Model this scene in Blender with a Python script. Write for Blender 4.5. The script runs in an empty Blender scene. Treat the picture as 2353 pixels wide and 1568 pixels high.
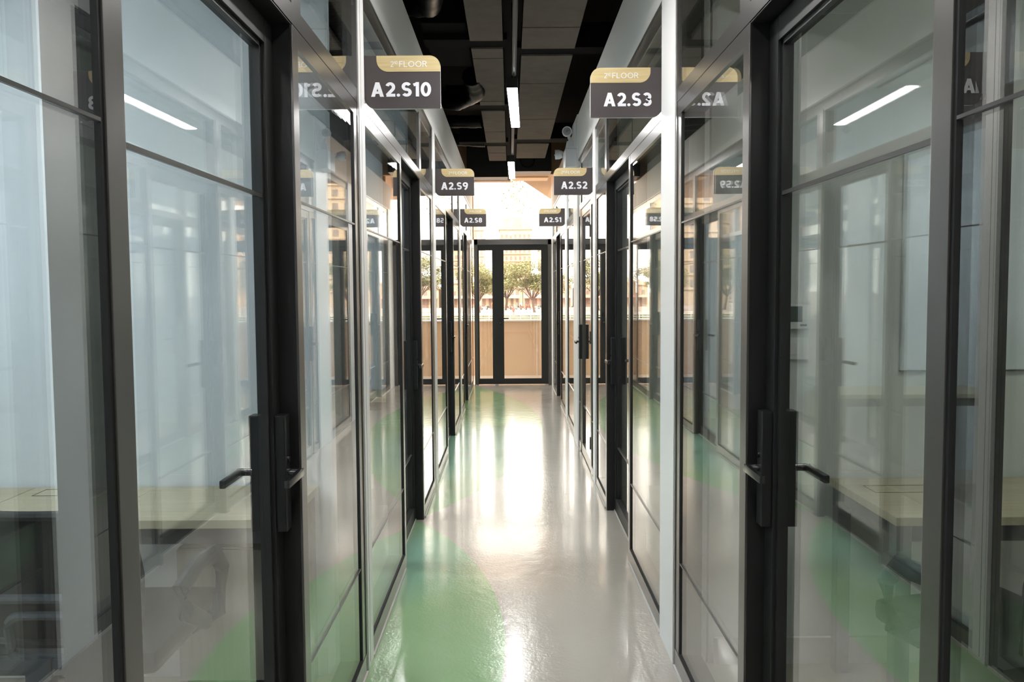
import bpy, bmesh, math, random, os
from mathutils import Vector, Matrix
random.seed(7)
SC = bpy.context.scene
COL = SC.collection

# ------------------------------------------------------------------ camera
W_PX, H_PX, F_PX = 2353.0, 1568.0, 1750.0
YAW, PITCH, ROLL, SHIFT_PX = -.0023, .0539, .0069, -27.3
cd = bpy.data.cameras.new('camera'); cam = bpy.data.objects.new('camera', cd); COL.objects.link(cam)
cd.sensor_fit = 'HORIZONTAL'; cd.sensor_width = 36.0; cd.lens = 36.0 * F_PX / W_PX
cd.shift_y = SHIFT_PX / W_PX
cd.clip_start = .02; cd.clip_end = 2000
cam.matrix_world = (Matrix.Translation((0, 0, 1.5)) @ Matrix.Rotation(YAW, 4, 'Z') @ Matrix.Rotation(math.pi/2 - PITCH, 4, 'X')
                    @ Matrix.Rotation(-ROLL, 4, 'Z'))
SC.camera = cam

# ------------------------------------------------------------------ sky, sun, exposure
world = bpy.data.worlds.new('sky'); SC.world = world; world.use_nodes = True
bg = world.node_tree.nodes['Background']
bg.inputs['Color'].default_value = (1.0, .88, .77, 1); bg.inputs['Strength'].default_value = 2.0
sd = bpy.data.lights.new('sun', 'SUN'); sd.energy = 1.3; sd.angle = math.radians(3); sd.color = (1, .88, .74)
so = bpy.data.objects.new('sun', sd); COL.objects.link(so)
so.rotation_euler = (math.radians(48), 0, math.radians(-18))
pd = bpy.data.lights.new('daylight_portal', 'AREA'); pd.shape = 'RECTANGLE'; pd.size = 6.6; pd.size_y = 3.2; pd.cycles.is_portal = True
po = bpy.data.objects.new('daylight_portal', pd); COL.objects.link(po); po.location = (0, 11.86, 1.65); po.rotation_euler = (-math.pi/2, 0, 0)
SC.view_settings.view_transform = 'Standard'; SC.view_settings.look = 'None'
SC.view_settings.exposure = 2.15; SC.view_settings.gamma = 1.0; SC.view_settings.use_curve_mapping = False
SC.cycles.max_bounces = 10; SC.cycles.transparent_max_bounces = 48; SC.cycles.diffuse_bounces = 5; SC.cycles.glossy_bounces = 8
SC.cycles.sample_clamp_indirect = 6.0
LAMP = 18.0          # corridor luminaires
LEFT_FILL = 7.0      # added cool fill panels in the left rooms, standing in for daylight
RIGHT_FILL = 2.0     # added weaker fill panels in the right rooms

# ------------------------------------------------------------------ materials
def mat(name, col, rough=.5, metal=0.0, spec=.5, emit=None, es=0.0, coat=0.0):
    m = bpy.data.materials.new(name); m.use_nodes = True
    b = m.node_tree.nodes['Principled BSDF']
    b.inputs['Base Color'].default_value = (*col, 1); b.inputs['Roughness'].default_value = rough
    b.inputs['Metallic'].default_value = metal; b.inputs['Specular IOR Level'].default_value = spec
    b.inputs['Coat Weight'].default_value = coat; b.inputs['Coat Roughness'].default_value = .30
    if emit: b.inputs['Emission Color'].default_value = (*emit, 1); b.inputs['Emission Strength'].default_value = es
    return m
def nodes(m): return m.node_tree.nodes, m.node_tree.links, m.node_tree.nodes['Principled BSDF']
def vary(m, c1, c2, scale=(1, 1, 1), detail=4, noise=3.0, bump=0.0, bscale=60):
    """object-space mottling between two colours, optional bump"""
    n, l, b = nodes(m)
    tc = n.new('ShaderNodeTexCoord'); mp = n.new('ShaderNodeMapping'); mp.inputs['Scale'].default_value = scale
    nz = n.new('ShaderNodeTexNoise'); nz.inputs['Scale'].default_value = noise; nz.inputs['Detail'].default_value = detail
    rp = n.new('ShaderNodeValToRGB'); rp.color_ramp.elements[0].position = .3; rp.color_ramp.elements[1].position = .7
    rp.color_ramp.elements[0].color = (*c1, 1); rp.color_ramp.elements[1].color = (*c2, 1)
    l.new(tc.outputs['Object'], mp.inputs['Vector']); l.new(mp.outputs[0], nz.inputs['Vector'])
    l.new(nz.outputs['Fac'], rp.inputs[0]); l.new(rp.outputs[0], b.inputs['Base Color'])
    if bump:
        n2 = n.new('ShaderNodeTexNoise'); n2.inputs['Scale'].default_value = bscale; n2.inputs['Detail'].default_value = 3
        l.new(mp.outputs[0], n2.inputs['Vector'])
        bp = n.new('ShaderNodeBump'); bp.inputs['Strength'].default_value = bump; bp.inputs['Distance'].default_value = .01
        l.new(n2.outputs['Fac'], bp.inputs['Height']); l.new(bp.outputs[0], b.inputs['Normal'])
    return m

def glass_mat():
    m = bpy.data.materials.new('clear_glass'); m.use_nodes = True; n, l = m.node_tree.nodes, m.node_tree.links
    n.clear(); out = n.new('ShaderNodeOutputMaterial'); mix = n.new('ShaderNodeMixShader')
    tr = n.new('ShaderNodeBsdfTransparent'); tr.inputs[0].default_value = (.955, .975, .965, 1)
    gl = n.new('ShaderNodeBsdfGlossy'); gl.inputs['Roughness'].default_value = 0.0; gl.inputs[0].default_value = (1, 1, 1, 1)
    g = n.new('ShaderNodeNewGeometry'); dt = n.new('ShaderNodeVectorMath'); dt.operation = 'DOT_PRODUCT'
    l.new(g.outputs['Incoming'], dt.inputs[0]); l.new(g.outputs['Normal'], dt.inputs[1])
    def M(op, a, bb=None):
        k = n.new('ShaderNodeMath'); k.operation = op
        if isinstance(a, (int, float)): k.inputs[0].default_value = a
        else: l.new(a, k.inputs[0])
        if bb is not None:
            if isinstance(bb, (int, float)): k.inputs[1].default_value = bb
            else: l.new(bb, k.inputs[1])
        return k.outputs[0]
    c = M('ABSOLUTE', dt.outputs['Value']); k = M('POWER', M('SUBTRACT', 1.0, c), 4.0)
    f = M('ADD', M('MULTIPLY', k, .88), .115)
    l.new(f, mix.inputs[0]); l.new(tr.outputs[0], mix.inputs[1]); l.new(gl.outputs[0], mix.inputs[2]); l.new(mix.outputs[0], out.inputs[0])
    return m
GLASS = glass_mat()
BRONZE = mat('dark_bronze_aluminium', (.085, .076, .070), .27, .5, 1.0, coat=.8)
BLACK = mat('black_enamel', (.012, .012, .012), .45)
LOCKB = mat('black_lock_plastic', (.008, .008, .009), .35)
HANDLE = mat('dark_chrome', (.10, .10, .10), .22, .9)
STRIP = mat('satin_metal_strip', (.13, .125, .12), .28, .6)
GASK = mat('black_rubber', (.01, .01, .01), .7)
WHITE = mat('white_paint', (.74, .74, .72), .5)
BOUNCEP = mat('bounce_tinted_paint', (.62, .50, .41), .6)  # warm bounce light put into the far bulkhead's colour
POST = mat('white_powder_coat', (.86, .85, .84), .4, coat=.2)
PLASTER = vary(mat('pale_plaster', (.66, .69, .71), .75), (.64, .68, .71), (.68, .71, .73), noise=1.2)
PLASTERR = vary(mat('grey_white_plaster', (.62, .63, .60), .75), (.61, .62, .59), (.64, .65, .62), noise=1.2)
SKIRT = mat('pale_skirting', (.62, .60, .56), .45)
DARKCEIL = mat('black_ceiling_paint', (.004, .004, .004), .9, 0, .15)
TILE = vary(mat('grey_acoustic_board', (.17, .145, .125), .95, 0, .2), (.155, .13, .115), (.18, .155, .135), noise=8)
FOIL = mat('black_foil_duct', (.003, .003, .003), .35, 0, .2)
WOODTOP = vary(mat('light_oak_laminate', (.45, .40, .27), .42), (.40, .35, .23), (.48, .43, .30), scale=(3, 40, 3), noise=1.6)
WOODCAB = vary(mat('pale_oak_laminate', (.46, .42, .35), .5), (.42, .38, .31), (.49, .45, .38), scale=(30, 30, 2), noise=1.6)
STEELD = mat('dark_grey_steel', (.05, .05, .05), .4)
LEGG = mat('grey_steel_leg', (.13, .13, .13), .4)
MESHB = mat('black_mesh_fabric', (.012, .013, .014), .7)
CHAIRG = mat('blue_grey_plastic', (.022, .03, .037), .4)
SEATM = mat('shiny_seat_fabric', (.012, .015, .016), .3, 0)
CHROME = mat('chrome', (.8, .8, .8), .08, 1)
REFL = mat('lamp_reflector', (.5, .52, .56), .25, .8)
SIGND = vary(mat('sign_brown_black', (.055, .045, .045), .45), (.052, .043, .043), (.06, .05, .05), noise=5)
SIGNW = vary(mat('sign_wood_print', (.60, .47, .24), .5), (.50, .38, .18), (.63, .50, .27), scale=(2, 1, 45), noise=2.2)
SIGNE = mat('sign_white_edge', (.8, .8, .8), .4)
TEXTW = mat('sign_white_letters', (.78, .78, .82), .5)
LEDM = mat('led_diffuser', (.9, .9, .9), .5, emit=(1, .98, .96), es=LAMP)
FILL_L = mat('cool_fill_panel', (.9, .9, .9), .5, emit=(.85, .94, 1), es=LEFT_FILL)
FILL_R = mat('ceiling_panel', (.9, .9, .9), .5, emit=(.95, 1, .93), es=RIGHT_FILL)
LAMPW = mat('white_lamp_plastic', (.72, .74, .78), .35)
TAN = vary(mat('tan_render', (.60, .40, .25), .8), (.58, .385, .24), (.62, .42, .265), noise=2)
TAN_SHADE = mat('shaded_tan_render', (.32, .20, .115), .8)  # darker copy of the tan render: soffit shade put into its colour
TANW = mat('tan_timber', (.62, .42, .25), .6)
BLUEBIN = mat('blue_plastic', (.03, .06, .45), .35)
WPLAST = mat('white_plastic', (.72, .72, .68), .4)
SCREEN = mat('dark_lcd', (.06, .09, .08), .2)
LEAF = vary(mat('tree_leaf', (.14, .17, .06), .8, 0, .2), (.21, .21, .10), (.33, .32, .17), noise=.25, detail=2)
VLEAF = vary(mat('vine_leaf', (.32, .40, .2), .6), (.2, .3, .1), (.42, .48, .3), noise=9)
HEDGE = vary(mat('muted_hedge', (.16, .17, .10), .9, 0, .2), (.13, .14, .08), (.24, .23, .16), noise=1.5)
BARK = mat('bark', (.11, .075, .06), .9)
PAVE = vary(mat('pale_paving', (.33, .26, .22), .9), (.30, .24, .20), (.36, .29, .25), noise=.3)
ROADB = mat('balcony_tiles', (.45, .38, .32), .6)

# floor paint: beige epoxy with large green circles; mint patches paint in bluish reflected light
def floor_mat():
    m = mat('painted_epoxy', (.5, .47, .43), .13, 0, .5); n, l, b = nodes(m)
    tc = n.new('ShaderNodeTexCoord')
    def M(op, a, bb=None, cc=None):
        k = n.new('ShaderNodeMath'); k.operation = op
        for i, v in enumerate((a, bb, cc)):
            if v is None: continue
            if isinstance(v, (int, float)): k.inputs[i].default_value = v
            else: l.new(v, k.inputs[i])
        return k.outputs[0]
    def circ(cx, cy, r, soft=.006):
        d = n.new('ShaderNodeVectorMath'); d.operation = 'DISTANCE'; l.new(tc.outputs['Object'], d.inputs[0]); d.inputs[1].default_value = (cx, cy, 0)
        mr = n.new('ShaderNodeMapRange'); mr.inputs['From Min'].default_value = r - soft; mr.inputs['From Max'].default_value = r + soft
        mr.inputs['To Min'].default_value = 1; mr.inputs['To Max'].default_value = 0
        l.new(d.outputs['Value'], mr.inputs['Value']); return mr.outputs[0]
    def mixc(f, a, c):
        k = n.new('ShaderNodeMix'); k.data_type = 'RGBA'; l.new(f, k.inputs[0])
        if isinstance(a, tuple): k.inputs[6].default_value = (*a, 1)
        else: l.new(a, k.inputs[6])
        if isinstance(c, tuple): k.inputs[7].default_value = (*c, 1)
        else: l.new(c, k.inputs[7])
        return k.outputs[2]
    nz = n.new('ShaderNodeTexNoise'); nz.inputs['Scale'].default_value = 2.2; nz.inputs['Detail'].default_value = 5; l.new(tc.outputs['Object'], nz.inputs['Vector'])
    beige = mixc(nz.outputs['Fac'], (.41, .37, .325), (.48, .435, .385))
    green = mixc(nz.outputs['Fac'], (.25, .40, .20), (.33, .48, .27))
    mint = mixc(nz.outputs['Fac'], (.24, .44, .32), (.32, .52, .40))
    g = M('MAXIMUM', circ(-6.2, 8.3, 6.55), circ(-3.0, 3.1, 2.97))
    c = mixc(g, beige, green)
    blue_sheen = M('MAXIMUM', circ(-.95, 4.15, .62, .18), circ(-1.35, 7.1, 1.35, .3))  # soft mint patches: bluish reflected light put into the floor colour
    c = mixc(M('MULTIPLY', blue_sheen, g), c, mint)
    # beyond the partitions the rooms keep the plain beige coat
    sx = n.new('ShaderNodeSeparateXYZ'); l.new(tc.outputs['Object'], sx.inputs[0])
    room = M('GREATER_THAN', M('ABSOLUTE', M('SUBTRACT', sx.outputs[0], .035)), .70)
    c = mixc(room, c, (.42, .38, .31))
    l.new(c, b.inputs['Base Color'])
    # orange-peel surface of the coat and its slow waves
    n1 = n.new('ShaderNodeTexNoise'); n1.inputs['Scale'].default_value = 75; n1.inputs['Detail'].default_value = 3
    n2 = n.new('ShaderNodeTexNoise'); n2.inputs['Scale'].default_value = 11; n2.inputs['Detail'].default_value = 4
    l.new(tc.outputs['Object'], n1.inputs['Vector']); l.new(tc.outputs['Object'], n2.inputs['Vector'])
    h = M('ADD', M('MULTIPLY', n1.outputs['Fac'], .5), M('MULTIPLY', n2.outputs['Fac'], 1.0))
    bp = n.new('ShaderNodeBump'); bp.inputs['Strength'].default_value = .26; bp.inputs['Distance'].default_value = .006
    l.new(h, bp.inputs['Height']); l.new(bp.outputs[0], b.inputs['Normal'])
    b.inputs['Roughness'].default_value = .16; b.inputs['Specular IOR Level'].default_value = .75
    b.inputs['Coat Weight'].default_value = .35; b.inputs['Coat Roughness'].default_value = .08
    return m
FLOORM = floor_mat()

# ------------------------------------------------------------------ mesh helpers
def BM(): return bmesh.new()
def box(bm, x0, x1, y0, y1, z0, z1, bev=0.0, M=None):
    if x0 > x1: x0, x1 = x1, x0
    r = bmesh.ops.create_cube(bm, size=1.0, matrix=Matrix.Translation(((x0+x1)/2, (y0+y1)/2, (z0+z1)/2)) @ Matrix.Diagonal((x1-x0, y1-y0, z1-z0, 1)))
    vs = r['verts']
    if M is not None: bmesh.ops.transform(bm, matrix=M, verts=vs)
    if bev:
        es = list({e for v in vs for e in v.link_edges})
        bmesh.ops.bevel(bm, geom=es, offset=bev, segments=2, affect='EDGES', profile=.7)
    return bm
def cyl(bm, p0, p1, r0, r1=None, seg=16, cap=True):
    p0, p1 = Vector(p0), Vector(p1); d = p1 - p0; r1 = r0 if r1 is None else r1
    q = d.to_track_quat('Z', 'Y').to_matrix().to_4x4()
    bmesh.ops.create_cone(bm, cap_ends=cap, segments=seg, radius1=r0, radius2=r1, depth=d.length, matrix=Matrix.Translation((p0+p1)/2) @ q)
    return bm
def tube(bm, pts, r, seg=10, closed=False, flat=1.0):
    """swept tube through points; r number or list; flat squashes one axis"""
    pts = [Vector(p) for p in pts]; n = len(pts); rings = []
    up0 = Vector((0, 0, 1))
    for i, p in enumerate(pts):
        a = pts[(i-1) % n] if (closed or i > 0) else p; c = pts[(i+1) % n] if (closed or i < n-1) else p
        t = (c - a).normalized(); u = up0 if abs(t.dot(up0)) < .95 else Vector((0, 1, 0))
        s = t.cross(u).normalized(); w = s.cross(t).normalized()
        rr = r[i] if isinstance(r, (list, tuple)) else r
        rings.append([bm.verts.new(p + s*math.cos(k*2*math.pi/seg)*rr*flat + w*math.sin(k*2*math.pi/seg)*rr) for k in range(seg)])
    m = n if closed else n-1
    for i in range(m):
        A, B = rings[i], rings[(i+1) % n]
        for k in range(seg): bm.faces.new((A[k], A[(k+1) % seg], B[(k+1) % seg], B[k]))
    if not closed: bm.faces.new(rings[0][::-1]); bm.faces.new(rings[-1])
    return bm
def torus(bm, c, R, r, axis='Y', seg=24):
    c = Vector(c); P = []
    for k in range(seg):
        a = k*2*math.pi/seg; u, v = R*math.cos(a), R*math.sin(a)
        P.append(c + (Vector((u, 0, v)) if axis == 'Y' else Vector((0, u, v)) if axis == 'X' else Vector((u, v, 0))))
    return tube(bm, P, r, 8, True)
def prism(bm, pts, axis, a0, a1):
    """extrude an outline: axis 'Y' -> pts are (x,z); 'Z' -> (x,y); 'X' -> (y,z)"""
    def P(u, v, a): return (u, a, v) if axis == 'Y' else (u, v, a) if axis == 'Z' else (a, u, v)
    A = [bm.verts.new(P(u, v, a0)) for u, v in pts]; B = [bm.verts.new(P(u, v, a1)) for u, v in pts]
    bm.faces.new(A); bm.faces.new(B[::-1]); n = len(pts)
    for i in range(n): bm.faces.new((A[i], B[i], B[(i+1) % n], A[(i+1) % n]))
    bmesh.ops.recalc_face_normals(bm, faces=bm.faces[:]); return bm
def obj(name, bm, m, parent=None, smooth=False):
    me = bpy.data.meshes.new(name); bm.to_mesh(me); bm.free(); me.materials.append(m)
    if smooth:
        for p in me.polygons: p.use_smooth = True
        me.set_sharp_from_angle(angle=math.radians(40))
    o = bpy.data.objects.new(name, me); COL.objects.link(o)
    if parent: o.parent = parent; o.matrix_parent_inverse = parent.matrix_world.inverted()
    return o
def tag(o, label, cat, group=None, kind=None):
    o['label'] = label; o['category'] = cat
    if group: o['group'] = group
    if kind: o['kind'] = kind
    return o
def thing(name, label, cat, loc=(0, 0, 0), rz=0, group=None, kind=None):
    o = bpy.data.objects.new(name, None); COL.objects.link(o); o.location = loc; o.rotation_euler = (0, 0, rz); o.empty_display_size = .05
    o.matrix_world = Matrix.Translation(loc) @ Matrix.Rotation(rz, 4, 'Z')
    return tag(o, label, cat, group, kind)
def local(name, bm, m, parent, smooth=False):      # mesh given in the parent's own coordinates
    o = obj(name, bm, m, None, smooth); o.parent = parent; return o

# ------------------------------------------------------------------ setting: floor, ceiling, partitions
XL, XR = -.5686, .6397
tag(obj('floor', box(BM(), -3.4, 3.5, -2.6, 11.82, -.12, 0), FLOORM), 'glossy beige epoxy corridor floor with green painted circles and mint tint for bluish reflected light', 'floor', kind='structure')
ceil = tag(obj('ceiling', box(BM(), -3.4, 3.5, -2.6, 11.80, 3.75, 3.87), DARKCEIL), 'black open ceiling above the corridor', 'ceiling', kind='structure')
bm = BM()
for y0, y1 in ((5.66, 5.84), (7.62, 7.86), (9.55, 9.78)): box(bm, -.62, -.01, y0, y1, 3.312, 3.5)
for y0, y1 in ((5.85, 6.02), (9.36, 9.63)): box(bm, .06, .8, y0, y1, 3.312, 3.5)
box(bm, -.035, .095, -2.5, 11.2, 3.36, 3.5)
tag(obj('trim_cross_beams', bm, DARKCEIL), 'black channels between the ceiling boards', 'beam', kind='structure')
bm = BM(); box(bm, -1.3, -1.24, -2.5, 11.7, 2.95, 3.75); box(bm, 1.34, 1.4, -2.5, 11.7, 2.95, 3.75)
tag(obj('wall_plenum', bm, DARKCEIL), 'black boards closing the space above the offices', 'wall', kind='structure')
for side, X0, X1, ys in (('left', -3.4, -.70, ((-.05, .08), (2.90, 3.03), (5.68, 5.83), (8.62, 8.78))), ('right', .78, 3.5, ((-.05, .08), (2.96, 3.20), (5.70, 5.84), (8.55, 8.79)))):
    m = PLASTER if side == 'left' else PLASTERR
    for k, (y0, y1) in enumerate(ys):
        e = .012 if side == 'left' else -.012
        w = tag(obj('wall_partition_' + side, box(BM(), X0, X1 + (.08 if side == 'left' else 0) , y0, y1, 0, 2.95), m),
            'plain plaster partition wall between offices on the %s side, %s' % (side, ('behind the camera', 'first beyond the near door', 'at the second white post', 'at the last white post')[k]), 'wall', kind='structure')
    xo = X0 if side == 'left' else X1
    tag(obj('wall_' + side, box(BM(), xo - .1 if side == 'left' else xo, xo if side == 'left' else xo + .1, -2.6, 11.8, 0, 3.75), m),
        'outer plaster wall of the offices on the %s side' % side, 'wall', kind='structure')
    c = tag(obj('ceiling_' + side, box(BM(), X0, X1 if side == 'left' else X1, -2.55, 11.66, 2.95, 3.0), WHITE if side == 'left' else PLASTERR),
        'white office ceiling on the %s side' % side, 'ceiling', kind='structure')
    # skirting on the partition faces seen through the glass
    for k, (y0, y1) in enumerate(ys[1:]):
        bm = BM(); box(bm, X0 + .02, X1 - .02, y0 - .012, y0 - .001, 0, .10); box(bm, X0 + .02, X1 - .02, y0 - .016, y0 - .001, .10, .108)
        tag(obj('baseboard_' + side, bm, SKIRT), 'pale skirting board along the %s partition wall %s' % (side, ('beyond the near door', 'by the second post', 'by the last post')[k]), 'baseboard', kind='structure')
tag(obj('wall_back', box(BM(), -3.4, 3.5, -2.7, -2.6, 0, 3.87), PLASTERR), 'grey corridor wall behind the camera', 'wall', kind='structure')

# ------------------------------------------------------------------ glazed partitions
FD = .09      # frame depth away from the corridor
T0, T1, OPEN = 2.148, 2.252, 2.196
UT = 2.606    # top of the upper glass
def sx(side, d):   # x at depth d behind the corridor face
    return XL - d if side == 'left' else XR + d
def fb(bm, side, d0, d1, y0, y1, z0, z1, bev=0): return box(bm, sx(side, d0), sx(side, d1), y0, y1, z0, z1, bev)

count = {'window': 0, 'door': 0, 'trim': 0}
def nm(k): count[k] += 1; return '%s_%d' % (k, count[k])

def window_panel(side, y0, y1, label, fl=.0, fr=.0, upper=True):
    t = thing(nm('window'), label, 'glass panel', (sx(side, .03), (y0+y1)/2, 0), kind='structure')
    bm = BM()
    fb(bm, side, 0, FD, y0, y1, .012, .078)                       # bottom rail
    if fr: fb(bm, side, .002, FD, y1-fr, y1, .078, T0)
    fb(bm, side, .024, FD, y0, y0+.012, .078, T0)
    obj('frame', bm, BRONZE, t)
    bm = BM(); fb(bm, side, .003, .022, y0+fl, y1-fr, .078, .086); fb(bm, side, .003, .022, y0+fl, y0+fl+.006, .086, T0); fb(bm, side, .003, .022, y1-fr-.009, y1-fr, .086, T0)
    obj('gasket', bm, GASK, t)
    obj('pane', fb(BM(), side, .008, .016, y0+.001, y1-fr*.5-.001, .07, T0+.01), GLASS, t)
    for z in (.44, 1.74): obj('glazing_bar', fb(BM(), side, .003, .0079, y0+fl, y1-fr, z-.0028, z+.0028), STRIP, t)
    if upper:
        obj('upper_pane', fb(BM(), side, .008, .016, y0, y1, T1-.01, UT+.01), GLASS, t)
    obj('skirting_strip', fb(BM(), side, -.007, FD, y0, y1, 0, .011), SKIRT, t)
    return t

def door_unit(side, ja, oa, ob, jb, label, flush=False):
    """ja-oa near jamb, oa-ob opening, ob-jb far jamb"""
    t = thing(nm('door'), label, 'glass door', (sx(side, .07), (oa+ob)/2, 0), kind='structure')
    bm = BM()
    fb(bm, side, 0, .007, ja, oa, 0, T0+.05, .0015); fb(bm, side, 0, .007, ob, jb, 0, T0+.05, .0015)
    fb(bm, side, .002, .007, oa, ob, OPEN, T0+.05)
    obj('frame', bm, BRONZE, t)
    bm = BM(); fb(bm, side, .0071, FD, ja+.0005, oa-.0005, 0, T0+.05); fb(bm, side, .0071, FD+.006, ob+.0005, jb-.0005, 0, T0+.05); fb(bm, side, .0071, FD+.03, oa, ob, OPEN+.0005, T0+.05)
    obj('dim_reveal', bm, BLACK, t)  # same profile as the jamb face; its dim reflections are coloured in as black
    d0, d1 = (.004, .044) if flush else (.052, .094)
    g = (d0+d1)/2
    s = .062; z0, z1 = .012, OPEN-.004; a, b = oa+.004, ob-.004
    bm = BM()
    fb(bm, side, d0, d1, a, a+s, z0, z1, .002); fb(bm, side, d0, d1, b-s, b, z0, z1, .002)
    fb(bm, side, d0+.001, d1-.001, a+s, b-s, z1-s, z1); fb(bm, side, d0+.001, d1-.001, a+s, b-s, z0, z0+.085)
    for q0, q1 in ((a+s, a+s+.012), (b-s-.012, b-s)): fb(bm, side, d0+.010, d1-.006, q0, q1, z0+.085, z1-s)
    fb(bm, side, d0+.010, d1-.006, a+s, b-s, z1-s-.012, z1-s)
    obj('leaf_frame', bm, BLACK if not flush else BRONZE, t)
    obj('pane', fb(BM(), side, g-.004, g+.004, a+s*.6, b-s*.6, z0+.05, z1-s*.6), GLASS, t)
    for z in (.44, 1.74): obj('glazing_bar', fb(BM(), side, g-.010, g-.004, a+s+.012, b-s-.012, z-.005, z+.005), STRIP, t)
    # hinges on the near side
    for z in (.25, 1.1, 1.95): obj('hinge', cyl(BM(), (sx(side, d0-.006), oa+.006, z-.05), (sx(side, d0-.006), oa+.006, z+.05), .006, seg=10), BLACK, t, True)
    # lock plates and lever handles, outside and inside
    yc = b - s*.5 - .004
    for dd0, dd1, sg, nme in ((d0, d0-.028, -1, 'outer'), (d1, d1+.026, 1, 'inner')):
        lp = obj('lock_plate', fb(BM(), side, dd0, dd1, yc-.023, yc+.02, .86, 1.17, .004), LOCKB, t)
        lp['label'] = 'black lock plate facing the %s' % ('corridor' if nme == 'outer' else 'office')
        bm = BM(); P0 = dd1; tip = dd1 + sg*.034; zc = 1.015
        cyl(bm, (sx(side, P0), yc, zc), (sx(side, tip+sg*.006), yc, zc), .0095)
        n0 = len(bm.verts)
        x0, x1 = sx(side, tip - sg*.008), sx(side, tip + sg*.006)
        box(bm, x0, x1, yc-.128, yc+.010, zc-.011, zc+.009, .003)
        h = obj('handle', bm, HANDLE if nme == 'outer' else BLACK, lp, True)
        obj('lock_cylinder', cyl(BM(), (sx(side, P0), yc, 1.05), (sx(side, P0 + sg*.004), yc, 1.05), .007), HANDLE, lp, True)
    obj('threshold', fb(BM(), side, .05, .10, oa, ob, 0, .008), SKIRT, t)
    return t

def mullion(bm, side, y0, y1): fb(bm, side, 0, .07, y0, y1, T1-.001, UT+.01)

# left side
LSEQ = [('P', -2.5, 1.092, 'left glass panel beside the camera, before the first door'),
        ('D', 1.092, 1.146, 2.044, 2.097, 'dark framed glass door nearest on the left, desk behind it'),
        ('P', 2.097, 2.90, 'left glass panel between the nearest door and the first white post'),
        ('P', 3.03, 3.998, 'left glass panel just beyond the first white post'),
        ('D', 3.998, 4.05, 4.875, 4.93, 'second dark framed glass door along the left side'),
        ('P', 4.93, 5.64, 'left glass panel between the second door and the second white post'),
        ('P', 5.86, 6.80, 'left glass panel just beyond the second white post'),
        ('D', 6.80, 6.86, 7.70, 7.755, 'third dark framed glass door along the left side'),
        ('P', 7.755, 8.60, 'left glass panel between the third door and the last white post'),
        ('P', 8.80, 9.40, 'left glass panel just beyond the last white post'),
        ('D', 9.40, 9.45, 10.16, 10.21, 'last dark framed glass door on the left, by the end doors'),
        ('P', 10.21, 11.70, 'last left glass panel, touching the end doors')]
RSEQ = [('P', -2.5, 1.115, 'right glass panel beside the camera, before the first door'),
        ('D', 1.115, 1.167, 2.054, 2.108, 'dark framed glass door nearest on the right, desk and thermostat behind it'),
        ('P', 2.108, 2.93, 'right glass panel between the nearest door and the wide white post'),
        ('P', 3.216, 4.06, 'right glass panel just beyond the wide white post'),
        ('D', 4.06, 4.115, 5.05, 5.10, 'second dark framed glass door along the right side'),
        ('P', 5.10, 5.69, 'right glass panel between the second door and the thin white post'),
        ('P', 5.86, 6.0, 'narrow right glass panel before the flush door'),
        ('F', 6.0, 6.055, 6.87, 6.925, 'third right door, bronze leaf flush with the corridor'),
        ('P', 6.925, 7.086, 'narrow right glass panel before the pale column'),
        ('P', 7.54, 8.52, 'right glass panel beyond the pale column'),
        ('P', 8.81, 9.62, 'right glass panel just beyond the last thin white post'),
        ('D', 9.62, 9.68, 10.50, 10.56, 'last dark framed glass door on the right, by the end doors'),
        ('P', 10.56, 11.30, 'last right glass panel, before the end doors')]
for side, seq in (('left', LSEQ), ('right', RSEQ)):
    mu = BM()
    for s in seq:
        if s[0] == 'P': window_panel(side, s[1], s[2], s[3], fr=.06 if s[2] in (2.90, 5.64, 8.60, 2.93, 5.69, 8.52) else 0)
        else:
            d = door_unit(side, *s[1:5], s[5], flush=(s[0] == 'F'))
            obj('upper_pane', fb(BM(), side, .008, .016, s[1], s[4], T1-.01, UT+.01), GLASS, d)
            mullion(mu, side, s[3], s[4] + .035)
    # transom: two members with a shadow line between, over doors only the upper one reaches lower
    bm = BM(); end = 11.70 if side == 'left' else 11.30
    gaps = {'left': [], 'right': []}
    fb(bm, side, 0, FD, -2.5, end, 2.2005, T1)
    obj_t = tag(obj(nm('trim'), bm, BRONZE), 'bronze transom rail running above the doors on the %s side' % side, 'rail', kind='structure')
    bm = BM()
    for s in seq:
        if s[0] == 'P': fb(bm, side, .001, FD, s[1], s[2], T0, 2.199)
    obj('lower_member', bm, BRONZE, obj_t)
    bm = BM(); fb(bm, side, .006, .06, -2.5, end, UT, 2.683); obj('head_rail', bm, BRONZE, obj_t)
    obj('head_bead', fb(BM(), side, -.002, .006, -2.5, end, 2.668, 2.683), STRIP, obj_t)
    obj('mullion', mu, BRONZE, obj_t)

# posts
def post(side, y0, y1, label, prot=.0, top=2.683, depth=.13):
    t = tag(obj(nm('trim'), fb(BM(), side, -prot, depth, y0, y1, 0, top, .002), POST), label, 'post', kind='structure')
    return t
p = post('left', 2.925, 3.03, 'first white post on the left, carrying the A2.S10 sign', .004)
obj('groove', fb(BM(), 'left', -.0045, .0, 2.955, 2.959, .02, 2.68), STRIP, p)
obj('side_frame', fb(BM(), 'left', -.001, .1, 2.90, 2.925, 0, 2.683), BRONZE, p)
p = post('left', 5.69, 5.86, 'second white post on the left, carrying the A2.S9 sign', .004)
obj('side_frame', fb(BM(), 'left', -.001, .1, 5.64, 5.69, 0, 2.683), BRONZE, p)
p = post('left', 8.65, 8.80, 'last white post on the left, carrying the A2.S8 sign', .004)
obj('side_frame', fb(BM(), 'left', -.001, .1, 8.60, 8.65, 0, 2.683), BRONZE, p)
p = post('right', 2.955, 3.216, 'wide white post nearest on the right, carrying the A2.S3 sign', .004)
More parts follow.
